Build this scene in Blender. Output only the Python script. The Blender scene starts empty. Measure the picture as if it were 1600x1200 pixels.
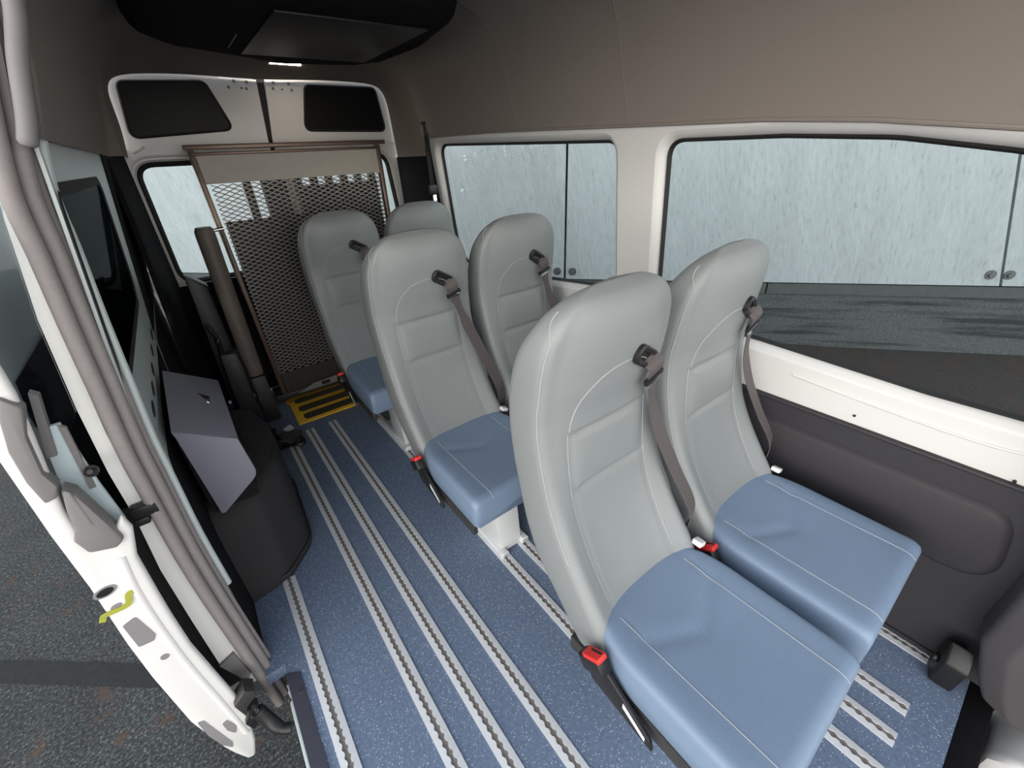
import bpy, bmesh, math, random
import numpy as np
from mathutils import Vector, Matrix
random.seed(4)
C = bpy.context.scene.collection
PI = math.pi

# ------------------------------------------------------------------ materials
def mat(name, col, rough=.5, metal=0., var=0., vscale=40., bump=0., bscale=300., coat=0., spec=.5):
    m = bpy.data.materials.new(name); m.use_nodes = True
    nt = m.node_tree; b = nt.nodes['Principled BSDF']
    b.inputs['Base Color'].default_value = (*col, 1)
    b.inputs['Roughness'].default_value = rough
    b.inputs['Metallic'].default_value = metal
    b.inputs['Coat Weight'].default_value = coat
    b.inputs['Specular IOR Level'].default_value = spec
    tc = nt.nodes.new('ShaderNodeTexCoord')
    if var:
        n = nt.nodes.new('ShaderNodeTexNoise'); n.inputs['Scale'].default_value = vscale; n.inputs['Detail'].default_value = 4
        nt.links.new(tc.outputs['Object'], n.inputs['Vector'])
        r = nt.nodes.new('ShaderNodeMix'); r.data_type = 'RGBA'
        r.inputs['A'].default_value = (*[c*(1-var) for c in col], 1); r.inputs['B'].default_value = (*[min(1, c*(1+var)) for c in col], 1)
        nt.links.new(n.outputs['Fac'], r.inputs['Factor']); nt.links.new(r.outputs['Result'], b.inputs['Base Color'])
    if bump:
        n = nt.nodes.new('ShaderNodeTexNoise'); n.inputs['Scale'].default_value = bscale; n.inputs['Detail'].default_value = 3
        nt.links.new(tc.outputs['Object'], n.inputs['Vector'])
        bp = nt.nodes.new('ShaderNodeBump'); bp.inputs['Strength'].default_value = bump; bp.inputs['Distance'].default_value = .002
        nt.links.new(n.outputs['Fac'], bp.inputs['Height']); nt.links.new(bp.outputs['Normal'], b.inputs['Normal'])
    return m

M = {}
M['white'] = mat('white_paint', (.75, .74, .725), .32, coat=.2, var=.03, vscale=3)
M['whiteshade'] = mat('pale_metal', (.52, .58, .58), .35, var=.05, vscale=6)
M['jamb'] = mat('lightened_white_paint', (.86, .85, .82), .35, var=.03, vscale=5)  # white body paint lightened to offset the door's shadow on the jamb
M['headliner'] = mat('headliner_fabric', (.25, .217, .195), .9, var=.06, vscale=260, bump=.12, bscale=900, spec=.2)
M['dark_fabric'] = mat('dark_headliner', (.03, .03, .032), .9, var=.15, vscale=100, bump=.3, bscale=500, spec=.2)
M['trim'] = mat('charcoal_trim', (.030, .028, .033), .62, var=.1, vscale=200, bump=.4, bscale=450)
M['pillargrey'] = mat('pillar_grey', (.075, .07, .075), .6, var=.1, vscale=200, bump=.3, bscale=450)
M['archgrey'] = mat('arch_cover', (.026, .026, .028), .75, var=.1, vscale=200, bump=.3, bscale=450, spec=.3)
M['trimblack'] = mat('black_trim', (.011, .011, .013), .92, var=.15, vscale=80, bump=.2, bscale=400, spec=.12)
M['black'] = mat('black_plastic', (.012, .012, .013), .45, var=.1, vscale=60)
M['greyplastic'] = mat('grey_plastic', (.20, .19, .19), .55, var=.05, vscale=50)
M['rubber'] = mat('rubber_seal', (.012, .012, .012), .7, var=.1, vscale=50)
M['greyrubber'] = mat('grey_rubber_seal', (.27, .245, .24), .75, var=.1, vscale=70, bump=.3, bscale=600)
M['back'] = mat('grey_vinyl', (.245, .262, .266), .42, var=.03, vscale=8, bump=.25, bscale=700)
M['cushion'] = mat('sky_tinted_vinyl', (.20, .275, .39), .42, var=.04, vscale=8, bump=.25, bscale=700)  # seat vinyl with a blue sky cast put into the cushion colour
M['thread'] = mat('pale_thread', (.42, .44, .45), .7, var=.05, vscale=200)
M['alu'] = mat('aluminium', (.74, .76, .79), .45, metal=.1, var=.06, vscale=25)
M['boltgrey'] = mat('bolt_grey', (.16, .17, .18), .35, metal=.6, var=.3, vscale=60)
M['slot'] = mat('rail_slot', (.20, .18, .165), .8, var=.3, vscale=90)
M['legpaint'] = mat('grey_steel_paint', (.62, .64, .64), .4, var=.05, vscale=10)
M['chrome'] = mat('chrome', (.75, .75, .75), .18, metal=1., var=.03)
M['red'] = mat('red_button', (.72, .03, .025), .4, var=.05)
M['webbing'] = mat('belt_webbing', (.10, .085, .085), .7, var=.2, vscale=300, bump=.4, bscale=900)
M['yellow'] = mat('yellow_paint', (.88, .50, .03), .5, var=.15, vscale=25)
M['grip'] = mat('dark_grip', (.07, .06, .04), .85, var=.3, vscale=120, bump=.5, bscale=700)
M['liftgrey'] = mat('lift_grey_steel', (.58, .53, .46), .5, var=.08, vscale=20)
M['liftdark'] = mat('lift_dark_steel', (.045, .043, .042), .45, var=.15, vscale=40, metal=.2)
M['liftrail'] = mat('lift_rail_steel', (.20, .14, .11), .35, metal=.6, var=.15, vscale=40)
M['mesh'] = mat('expanded_steel', (.34, .31, .29), .38, metal=.4, var=.15, vscale=30)
M['arm'] = mat('arm_grey_brown', (.17, .145, .125), .5, var=.1, vscale=40)
M['boxgrey'] = mat('locker_grey', (.20, .20, .25), .6, var=.08, vscale=250, bump=.2, bscale=600)
M['plategrey'] = mat('plate_grey', (.24, .23, .24), .5, var=.05)
M['bluemetal'] = mat('pale_blue_metal', (.55, .66, .70), .4, var=.05, vscale=6)
M['strap'] = mat('yellow_green_strap', (.36, .38, .05), .6, var=.25, vscale=200)
M['label'] = mat('white_label', (.8, .8, .82), .5, var=.03)
M['lamp'] = mat('lamp_lens', (.8, .78, .72), .3, var=.03)
_b = M['lamp'].node_tree.nodes['Principled BSDF']; _b.inputs['Emission Color'].default_value = (1, .86, .70, 1); _b.inputs['Emission Strength'].default_value = 62
M['blackglass'] = mat('black_glass', (.008, .008, .008), .35, var=.1, spec=.15)
M['sillplate'] = mat('dark_sill_plate', (.05, .052, .075), .5, var=.1, vscale=60)

def glass(name, tint, fac=1.0):
    m = bpy.data.materials.new(name); m.use_nodes = True; nt = m.node_tree
    for n in list(nt.nodes): nt.nodes.remove(n)
    out = nt.nodes.new('ShaderNodeOutputMaterial'); t = nt.nodes.new('ShaderNodeBsdfTransparent'); g = nt.nodes.new('ShaderNodeBsdfGlossy')
    g.inputs['Roughness'].default_value = .02; t.inputs['Color'].default_value = (*tint, 1)
    f = nt.nodes.new('ShaderNodeFresnel'); f.inputs['IOR'].default_value = 1.35
    mx = nt.nodes.new('ShaderNodeMixShader')
    mu = nt.nodes.new('ShaderNodeMath'); mu.operation = 'MULTIPLY'; mu.inputs[1].default_value = fac
    nt.links.new(f.outputs[0], mu.inputs[0]); nt.links.new(mu.outputs[0], mx.inputs[0])
    nt.links.new(t.outputs[0], mx.inputs[1]); nt.links.new(g.outputs[0], mx.inputs[2]); nt.links.new(mx.outputs[0], out.inputs[0])
    return m
M['glass'] = glass('window_glass', (.90, .93, .93), .18)
M['darkglass'] = glass('tinted_glass', (.045, .065, .065), .10)
M['doorglass'] = glass('door_glass', (.85, .90, .92), .6)

def node_mat(name):
    m = bpy.data.materials.new(name); m.use_nodes = True
    nt = m.node_tree; return m, nt, nt.nodes['Principled BSDF'], nt.nodes.new('ShaderNodeTexCoord')
def noise(nt, tc, scale, detail=4, mapping=None, out='Object', rough=.6):
    n = nt.nodes.new('ShaderNodeTexNoise'); n.inputs['Scale'].default_value = scale; n.inputs['Detail'].default_value = detail; n.inputs['Roughness'].default_value = rough
    src = tc.outputs[out]
    if mapping:
        mp = nt.nodes.new('ShaderNodeMapping'); mp.inputs['Rotation'].default_value = mapping[1]; mp.inputs['Scale'].default_value = mapping[0]
        nt.links.new(src, mp.inputs['Vector']); src = mp.outputs['Vector']
    nt.links.new(src, n.inputs['Vector']); return n
def ramp(nt, src, stops):
    r = nt.nodes.new('ShaderNodeValToRGB'); e = r.color_ramp.elements
    while len(e) < len(stops): e.new(.5)
    for k, (p, c) in zip(e, stops): k.position = p; k.color = (*c, 1) if len(c) == 3 else c
    nt.links.new(src, r.inputs[0]); return r
def mixc(nt, fac, a, b):
    x = nt.nodes.new('ShaderNodeMix'); x.data_type = 'RGBA'
    nt.links.new(fac, x.inputs['Factor'])
    for s, v in (('A', a), ('B', b)):
        if isinstance(v, tuple): x.inputs[s].default_value = (*v, 1)
        else: nt.links.new(v, x.inputs[s])
    return x.outputs['Result']

# speckled vinyl floor
m, nt, b, tc = node_mat('speckled_floor_vinyl')
v = nt.nodes.new('ShaderNodeTexVoronoi'); v.inputs['Scale'].default_value = 175; nt.links.new(tc.outputs['Object'], v.inputs['Vector'])
dot = ramp(nt, v.outputs['Distance'], [(.0, (1, 1, 1)), (.20, (1, 1, 1)), (.32, (0, 0, 0))])
sel = nt.nodes.new('ShaderNodeSeparateColor'); nt.links.new(v.outputs['Color'], sel.inputs[0])
pick = ramp(nt, sel.outputs[0], [(.0, (0, 0, 0)), (.5, (0, 0, 0)), (.85, (1, 1, 1))])
mul = nt.nodes.new('ShaderNodeMath'); mul.operation = 'MULTIPLY'; nt.links.new(dot.outputs[0], mul.inputs[0]); nt.links.new(pick.outputs[0], mul.inputs[1])
n1 = noise(nt, tc, 90); base = ramp(nt, n1.outputs['Fac'], [(.3, (.125, .168, .255)), (.7, (.19, .25, .36))])
nt.links.new(mixc(nt, mul.outputs[0], base.outputs[0], (.62, .68, .76)), b.inputs['Base Color']); b.inputs['Roughness'].default_value = .6
b.inputs['Specular IOR Level'].default_value = .15
M['floor'] = m
# asphalt
m, nt, b, tc = node_mat('asphalt')
n1 = noise(nt, tc, 75, 6, rough=.9); n2 = noise(nt, tc, 3.2, 4); n3 = noise(nt, tc, 9, 6)
a = ramp(nt, n1.outputs['Fac'], [(.36, (.004, .005, .005)), (.48, (.026, .030, .031)), (.56, (.07, .078, .078)), (.66, (.36, .37, .37))])
dk = ramp(nt, n2.outputs['Fac'], [(.35, (.75, .75, .75)), (.65, (1.1, 1.1, 1.1))])
mm = nt.nodes.new('ShaderNodeMix'); mm.data_type = 'RGBA'; mm.blend_type = 'MULTIPLY'; mm.inputs['Factor'].default_value = 1
nt.links.new(a.outputs[0], mm.inputs['A']); nt.links.new(dk.outputs[0], mm.inputs['B'])
br = ramp(nt, n3.outputs['Fac'], [(.60, (0, 0, 0)), (.68, (.75, .75, .75))])
nt.links.new(mixc(nt, br.outputs[0], mm.outputs['Result'], (.085, .045, .03)), b.inputs['Base Color']); b.inputs['Roughness'].default_value = .9
M['asphalt'] = m
# brown earthy strip along the wall
m, nt, b, tc = node_mat('brown_earth')
n1 = noise(nt, tc, 60, 6, rough=.85); n2 = noise(nt, tc, 5, 4)
a = ramp(nt, n1.outputs['Fac'], [(.32, (.008, .006, .005)), (.5, (.034, .030, .027)), (.62, (.06, .054, .05)), (.75, (.16, .15, .14))])
bb = ramp(nt, n2.outputs['Fac'], [(.45, (0, 0, 0)), (.62, (.7, .7, .7))])
nt.links.new(mixc(nt, bb.outputs[0], a.outputs[0], (.055, .032, .022)), b.inputs['Base Color']); b.inputs['Roughness'].default_value = .9
M['earth'] = m
# streaked pale cladding
m, nt, b, tc = node_mat('streaked_cladding')
dt = nt.nodes.new('ShaderNodeVectorMath'); dt.operation = 'DOT_PRODUCT'; dt.inputs[1].default_value = (.643, -.766, .22); nt.links.new(tc.outputs['Object'], dt.inputs[0])
sz = nt.nodes.new('ShaderNodeSeparateXYZ'); nt.links.new(tc.outputs['Object'], sz.inputs[0])
def streak(scale, zk, det):
    ml = nt.nodes.new('ShaderNodeMath'); ml.operation = 'MULTIPLY'; ml.inputs[1].default_value = zk; nt.links.new(sz.outputs['Z'], ml.inputs[0])
    cb = nt.nodes.new('ShaderNodeCombineXYZ'); nt.links.new(dt.outputs['Value'], cb.inputs[0]); nt.links.new(ml.outputs[0], cb.inputs[2])
    n = nt.nodes.new('ShaderNodeTexNoise'); n.inputs['Scale'].default_value = scale; n.inputs['Detail'].default_value = det; n.inputs['Roughness'].default_value = .7
    nt.links.new(cb.outputs[0], n.inputs['Vector']); return n
n1 = streak(34, .22, 6); n2 = streak(4, .25, 4)
a = ramp(nt, n1.outputs['Fac'], [(.28, (.20, .215, .225)), (.42, (.335, .375, .395)), (.6, (.375, .42, .445)), (.75, (.405, .45, .475))])
dk = ramp(nt, n2.outputs['Fac'], [(.3, (.9, .9, .9)), (.7, (1.05, 1.05, 1.05))])
mm = nt.nodes.new('ShaderNodeMix'); mm.data_type = 'RGBA'; mm.blend_type = 'MULTIPLY'; mm.inputs['Factor'].default_value = 1
nt.links.new(a.outputs[0], mm.inputs['A']); nt.links.new(dk.outputs[0], mm.inputs['B'])
nt.links.new(mm.outputs['Result'], b.inputs['Base Color']); b.inputs['Roughness'].default_value = .85
M['cladding'] = m
# dark plinth with horizontal streaks
m, nt, b, tc = node_mat('streaked_plinth')
n1 = noise(nt, tc, 60, 5, rough=.8); n2 = noise(nt, tc, 2.4, 5, mapping=((.3, .3, 4.5), (0, 0, 0)))
a = ramp(nt, n1.outputs['Fac'], [(.33, (.025, .028, .03)), (.5, (.07, .08, .084)), (.7, (.10, .11, .114))])
dk = ramp(nt, n2.outputs['Fac'], [(.36, (.3, .3, .3)), (.5, (1, 1, 1))])
mm = nt.nodes.new('ShaderNodeMix'); mm.data_type = 'RGBA'; mm.blend_type = 'MULTIPLY'; mm.inputs['Factor'].default_value = 1
nt.links.new(a.outputs[0], mm.inputs['A']); nt.links.new(dk.outputs[0], mm.inputs['B'])
nt.links.new(mm.outputs['Result'], b.inputs['Base Color']); b.inputs['Roughness'].default_value = .8
M['plinth'] = m
M['ledge'] = mat('ledge_grey', (.06, .068, .07), .7, var=.25, vscale=12)
M['groove'] = mat('paving_groove', (.016, .019, .020), .9, var=.6, vscale=30)
M['joint'] = mat('dark_joint', (.010, .011, .012), .9, var=.4, vscale=60)

# ------------------------------------------------------------------ mesh builder
class MB:
    def __init__(s): s.v = []; s.f = []
    def add(s, vs, fs):
        o = len(s.v); s.v += [tuple(map(float, p)) for p in vs]; s.f += [tuple(i+o for i in f) for f in fs]; return s
    def box(s, c, d, rot=None):
        vs = [Vector(((i & 1)-.5, ((i >> 1) & 1)-.5, ((i >> 2) & 1)-.5)) for i in range(8)]
        vs = [Vector((p.x*d[0], p.y*d[1], p.z*d[2])) for p in vs]
        if rot is not None: vs = [rot @ p for p in vs]
        return s.add([p+Vector(c) for p in vs], [(0, 2, 3, 1), (4, 5, 7, 6), (0, 1, 5, 4), (2, 6, 7, 3), (0, 4, 6, 2), (1, 3, 7, 5)])
    def bx(s, x0, x1, y0, y1, z0, z1): return s.box(((x0+x1)/2, (y0+y1)/2, (z0+z1)/2), (x1-x0, y1-y0, z1-z0))
    def prism(s, poly, vec):
        n = len(poly); v = Vector(vec); P = [Vector(p) for p in poly]
        return s.add(P+[p+v for p in P], [tuple(range(n))[::-1], tuple(range(n, 2*n))]+[(i, (i+1) % n, n+(i+1) % n, n+i) for i in range(n)])
    def loft(s, rings, cap=True, closed=True):
        n = len(rings[0]); vs = [p for r in rings for p in r]; fs = []
        for k in range(len(rings)-1):
            for i in range(n if closed else n-1):
                j = (i+1) % n; fs.append((k*n+i, k*n+j, (k+1)*n+j, (k+1)*n+i))
        if cap: fs += [tuple(range(n))[::-1], tuple(range((len(rings)-1)*n, len(rings)*n))]
        return s.add(vs, fs)
    def tube(s, path, r, n=8, ry=None):
        P = [Vector(p) for p in path]; rings = []; up = None
        for i, p in enumerate(P):
            t = (P[min(i+1, len(P)-1)]-P[max(i-1, 0)]).normalized()
            if up is None:
                up = Vector((0, 0, 1)) if abs(t.z) < .9 else Vector((1, 0, 0))
            a = t.cross(up).normalized(); b = a.cross(t).normalized(); up = b
            rr = r[i] if isinstance(r, (list, tuple)) else r
            rings.append([p+a*math.cos(2*PI*k/n)*rr+b*math.sin(2*PI*k/n)*rr*(ry or 1) for k in range(n)])
        return s.loft(rings)
    def cyl(s, a, b, r, n=16): return s.tube([a, b], r, n)
    def ribbon(s, path, wdirs, w, t):
        # flat strap: path of centres, wdirs the width direction at each
        P = [Vector(p) for p in path]; rings = []
        for i, p in enumerate(P):
            d = (P[min(i+1, len(P)-1)]-P[max(i-1, 0)]).normalized(); wd = Vector(wdirs[i] if isinstance(wdirs, list) else wdirs)
            wd = (wd-d*wd.dot(d)).normalized(); nn = d.cross(wd).normalized()
            ww = w[i] if isinstance(w, (list, tuple)) else w
            rings.append([p+wd*ww/2+nn*t/2, p-wd*ww/2+nn*t/2, p-wd*ww/2-nn*t/2, p+wd*ww/2-nn*t/2])
        return s.loft(rings)
    def build(s, name, m, parent=None, bevel=0, seg=2, smooth=True, ang=.7):
        me = bpy.data.meshes.new(name)
        off = Vector(parent_loc(parent)) if parent else Vector((0, 0, 0))
        me.from_pydata([Vector(p)-off for p in s.v], [], s.f)
        bm = bmesh.new(); bm.from_mesh(me)
        bmesh.ops.recalc_face_normals(bm, faces=bm.faces)
        if bevel:
            es = [e for e in bm.edges if e.is_manifold and e.calc_face_angle(0) > .6]
            bmesh.ops.bevel(bm, geom=es, offset=bevel, offset_type='OFFSET', segments=seg, profile=.5, affect='EDGES', clamp_overlap=True)
        for f in bm.faces: f.smooth = smooth
        if smooth:
            for e in bm.edges: e.smooth = e.calc_face_angle(9) < ang if e.is_manifold else True
        bm.to_mesh(me); bm.free(); me.materials.append(M[m])
        o = bpy.data.objects.new(name, me); C.objects.link(o)
        if parent: o.parent = parent
        return o
def parent_loc(o):
    l = Vector((0, 0, 0))
    while o: l = l+o.location; o = o.parent
    return l
def tag(o, label, cat, group=None):
    o['label'] = label; o['category'] = cat
    if group: o['group'] = group
    return o
def thing(name, loc, label, cat, group=None):
    o = bpy.data.objects.new(name, None); o.empty_display_size = .05; C.objects.link(o); o.location = loc
    return tag(o, label, cat, group)
def struct(o): o['kind'] = 'structure'; return o
def copy_tree(o, parent=None):
    c = o.copy(); C.objects.link(c); c.parent = parent
    for ch in list(o.children): copy_tree(ch, c)
    return c
def lerp(a, b, t): return a+(b-a)*t
def spline(xs, ys, x):   # smooth monotone-ish interpolation (Catmull-Rom on a table)
    xs = list(xs); i = max(0, min(len(xs)-2, int(np.searchsorted(xs, x)-1)))
    def tang(k):
        a, b = max(k-1, 0), min(k+1, len(xs)-1); return (ys[b]-ys[a])/(xs[b]-xs[a])
    h = xs[i+1]-xs[i]; t = (x-xs[i])/h; m0, m1 = tang(i)*h, tang(i+1)*h
    return (2*t**3-3*t**2+1)*ys[i]+(t**3-2*t**2+t)*m0+(-2*t**3+3*t**2)*ys[i+1]+(t**3-t**2)*m1
def smooth_path(pts, n=6):
    out = []; P = [Vector(p) for p in pts]
    for i in range(len(P)-1):
        a, b, c, d = P[max(i-1, 0)], P[i], P[i+1], P[min(i+2, len(P)-1)]
        for k in range(n):
            t = k/n
            out.append(.5*((2*b)+(c-a)*t+(2*a-5*b+4*c-d)*t*t+(3*b-a-3*c+d)*t**3))
    out.append(P[-1]); return out
def round_poly(pts, rad, n=7):
    # rounded corners of a 2D polygon; rad one value or one per corner
    out = []; N = len(pts)
    for i in range(N):
        p, a, b = Vector(pts[i]), Vector(pts[i-1]), Vector(pts[(i+1) % N])
        r = rad[i] if isinstance(rad, (list, tuple)) else rad
        if r <= 0: out.append(tuple(p)); continue
        u, w = (a-p).normalized(), (b-p).normalized()
        th = math.acos(max(-1, min(1, u.dot(w)))); L = r/math.tan(th/2); L = min(L, (a-p).length*.49, (b-p).length*.49)
        p0, p1 = p+u*L, p+w*L
        for k in range(n+1):
            t = k/n; out.append(tuple((1-t)**2*p0+2*t*(1-t)*p+t*t*p1))
    return out
def offset_poly(poly, d):
    # moves each vertex of a 2D polygon outwards by d
    N = len(poly); A = sum(poly[i][0]*poly[(i+1) % N][1]-poly[(i+1) % N][0]*poly[i][1] for i in range(N)); sg = 1 if A > 0 else -1; out = []
    for i in range(N):
        p, a, b = Vector(poly[i]), Vector(poly[i-1]), Vector(poly[(i+1) % N])
        t = (b-a).normalized(); out.append(tuple(p+Vector((t.y, -t.x))*sg*d))
    return out
def holed(mb, outer, holes, fn, thick):
    # sheet with holes: 2D outline and holes -> fn(u, v, depth) -> 3D
    bm = bmesh.new(); es = []
    for lp in [outer]+holes:
        vs = [bm.verts.new((p[0], p[1], 0)) for p in lp]
        es += [bm.edges.new((vs[i], vs[(i+1) % len(vs)])) for i in range(len(vs))]
    bmesh.ops.triangle_fill(bm, edges=es, use_beauty=True, normal=(0, 0, 1))
    bm.verts.index_update()
    V = [(v.co.x, v.co.y) for v in bm.verts]; F = [tuple(v.index for v in f.verts) for f in bm.faces]; n = len(V)
    B = [(e.verts[0].index, e.verts[1].index) for e in bm.edges if len(e.link_faces) == 1]; bm.free()
    mb.add([fn(u, v, 0) for u, v in V]+[fn(u, v, thick) for u, v in V], F+[tuple(i+n for i in f)[::-1] for f in F]+[(a, b, b+n, a+n) for a, b in B])
    return mb

# ------------------------------------------------------------------ camera
cam = bpy.data.cameras.new('camera'); co = bpy.data.objects.new('camera', cam); C.objects.link(co); bpy.context.scene.camera = co
ya, pi_, ro = .632, .513, .049; FPX = 648.3
fw = Vector((math.sin(ya)*math.cos(pi_), math.cos(ya)*math.cos(pi_), -math.sin(pi_)))
r0 = Vector((math.cos(ya), -math.sin(ya), 0)); d0 = fw.cross(r0)
rr = r0*math.cos(ro)+d0*math.sin(ro); dd = -r0*math.sin(ro)+d0*math.cos(ro)
co.matrix_world = Matrix(((rr.x, -dd.x, -fw.x, 0), (rr.y, -dd.y, -fw.y, 0), (rr.z, -dd.z, -fw.z, 1.5), (0, 0, 0, 1)))
cam.sensor_width = 36; cam.lens = FPX/1600*36; cam.clip_start = .02; cam.clip_end = 200

# ------------------------------------------------------------------ outside: ground and wall
g = struct(MB().bx(-14, 16, -14, 16, -.66, -.6).build('ground', 'asphalt'))
jd = Vector((.766, -.643, 0)); j0 = Vector((-1.14, 2.21, -.599)); jn = Vector((.643, .766, 0))
j = MB()
for off, w in ((0, .05),):
    pts = [j0+jd*(-6)+jn*(off-w), j0+jd*7+jn*(off-w), j0+jd*7+jn*(off+w), j0+jd*(-6)+jn*(off+w)]
    j.prism(pts, (0, 0, .002))
j.build('paving_joint', 'groove', g)
U = Vector((.643, -.766, 0)); NW = Vector((-.766, -.643, 0)); W0 = Vector((5.8, .8, -.6))
def wp(s, z, d=0): return W0+U*s+Vector((0, 0, z+.6))+NW*d
def wslab(mb, s0, s1, z0, z1, d0, d1, s0t=None, s1t=None):
    s0t = s0 if s0t is None else s0t; s1t = s1 if s1t is None else s1t
    return mb.prism([wp(s0, z0, d0), wp(s1, z0, d0), wp(s1t, z1, d0), wp(s0t, z1, d0)], NW*(d1-d0))
wo = struct(wslab(MB(), -14, 7, -.6, 4.2, -.25, -.05).build('wall_outside', 'joint'))
seams = [(-14, -14), (-3.62, -3.62), (.66, -.62), (5.2, 5.2), (7, 7)]
SZ0, SZ1 = .13, 4.2
for k in range(len(seams)-1):
    a, b = seams[k], seams[k+1]
    wslab(MB(), a[0]+.012, b[0]-.012, SZ0, SZ1, -.05, 0, a[1]+.012, b[1]-.012).build('cladding_panel', 'cladding', wo)
for a, b in ((-14, -5.3), (-5.285, -1.425), (-1.41, 2.4), (2.415, 7)):
    wslab(MB(), a, b, .012, .12, -.05, .02).build('ledge', 'ledge', wo)
wslab(MB(), -14, 7, -.6, .005, -.05, -.005).build('plinth', 'plinth', wo)
for s in (-3.71, -3.53, .53, .68):
    k = MB(); c = wp(s, .24 if s > 0 else .22, 0)
    k.tube([c, c+NW*.012, c+NW*.012, c+NW*.03], [.045, .045, .026, .022], 14)
    k.build('panel_bolt', 'boltgrey', wo)

so_ = MB(); so_.prism([wp(-14, -.6, 0), wp(7, -.6, 0), wp(7, -.6, 2.6), wp(-14, -.6, 2.6)], (0, 0, .004)); so_.build('earth_strip', 'earth', g)

# ------------------------------------------------------------------ van shell
fl = MB()
holed(fl, [(-.2, -.30), (1.52, -.30), (1.52, 3.28), (-.26, 3.28), (-.26, 1.12), (-.2, 1.12)], [], lambda u, v, d: (u, v, -d), .05)
struct(fl.build('floor', 'floor'))

def xr(z): return 1.5 if z < .7 else 1.5-.09*(z-.7)
def xl(z): return -.25 if z < .8 else -.25+.14*(z-.8)
def zb(y):   # lower edge of headliner on the window side
    return float(np.interp(y, [-1.2, -.3, .15, .4, .67, 1.2, 1.9, 2.68, 2.72, 3.3], [1.36, 1.44, 1.495, 1.526, 1.545, 1.56, 1.583, 1.592, 1.49, 1.49]))

# right white body side with two window openings
win_f = round_poly([(.995, .872), (.995, 1.505), (.62, 1.502), (.36, 1.487), (.14, 1.452), (-.27, 1.36), (-.27, .86), (.10, .853), (.57, .872)], [.055, .055, .5, .6, .6, .18, .26, .2, .6], 10)
win_r = round_poly([(1.215, .925), (1.225, 1.512), (2.62, 1.545), (2.63, .80)], [.06, .06, .07, .22], 10)
def rmap(off):
    return lambda u, v, d: (xr(v)+off+d, u, v)
top = [(-.6, 1.42), (-.3, 1.46)]+[(y, zb(y)+.03) for y in (.15, .67, 1.2, 1.9, 2.66)]
outer = [(-.6, .685), (2.70, .685), (2.70, 1.60)]+top[::-1]
w = MB(); holed(w, outer, [offset_poly(win_f, .030), offset_poly(win_r, .030)], rmap(0), .006)
for hp in (win_f, win_r):    # sloping reveal from panel face to glass
    o2, i2 = offset_poly(hp, .030), offset_poly(hp, .004)
    mid = offset_poly(hp, .016)
    w.loft([[(xr(v), u, v) for u, v in o2], [(xr(v)+.008, u, v) for u, v in mid], [(xr(v)+.04, u, v) for u, v in i2]], cap=False)
wr = struct(w.build('wall_right', 'white', ang=1.0))
# shallow pressed swage line under the front window
MB().tube(smooth_path([(xr(.8)-.001, y, z) for y, z in ((.42, .795), (.2, .782), (0, .775), (-.12, .785), (-.25, .83))], 5), .004, 6).build('swage_line', 'white', wr)
for y, z in ((.225, .725), (-.13, .70)):
    MB().cyl((1.501, y, z), (1.492, y, z), .004, 8).build('clip_hole', 'black', wr)
for k, hp in enumerate((win_f, win_r)):
    p = MB().prism([(xr(v)+.045, u, v) for u, v in hp], (.004, 0, 0)).build('window_%d' % (k+1), 'glass', smooth=False); struct(p)
    s = MB(); a, i2 = offset_poly(hp, .006), offset_poly(hp, -.006)
    s.loft([[(xr(v)+.036, u, v) for u, v in a], [(xr(v)+.030, u, v) for u, v in hp], [(xr(v)+.043, u, v) for u, v in i2], [(xr(v)+.048, u, v) for u, v in i2], [(xr(v)+.048, u, v) for u, v in a]], cap=False)
    s.build('window_seal', 'rubber', p)
# outer skin, so the side has thickness from outside
# lower charcoal trim with raised panel
t = MB(); t.prism([(1.492, -.30, .0), (1.492, 2.70, .0), (1.492, 2.70, .694), (1.492, -.6, .694), (1.492, -.6, .0)], (.03, 0, 0))
tr = struct(t.build('trim_1', 'trim'))
pad = round_poly([(2.55, .40), (2.55, .60), (-.165, .60), (-.21, .36), (.05, .375)], [.05, .05, .07, .10, .1])
t = MB(); t.loft([[(1.493, u, v) for u, v in offset_poly(pad, .012)], [(1.478, u, v) for u, v in pad], [(1.474, u, v) for u, v in offset_poly(pad, -.012)]])
t.build('raised_pad', 'trim', tr)
MB().bx(1.484, 1.5, -.26, 2.6, .0, .022).build('foot_strip', 'trim', tr)
MB().tube([(1.488, -.6, .688), (1.488, 2.69, .688)], .007, 8).build('edge_roll', 'trim', tr)

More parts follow.
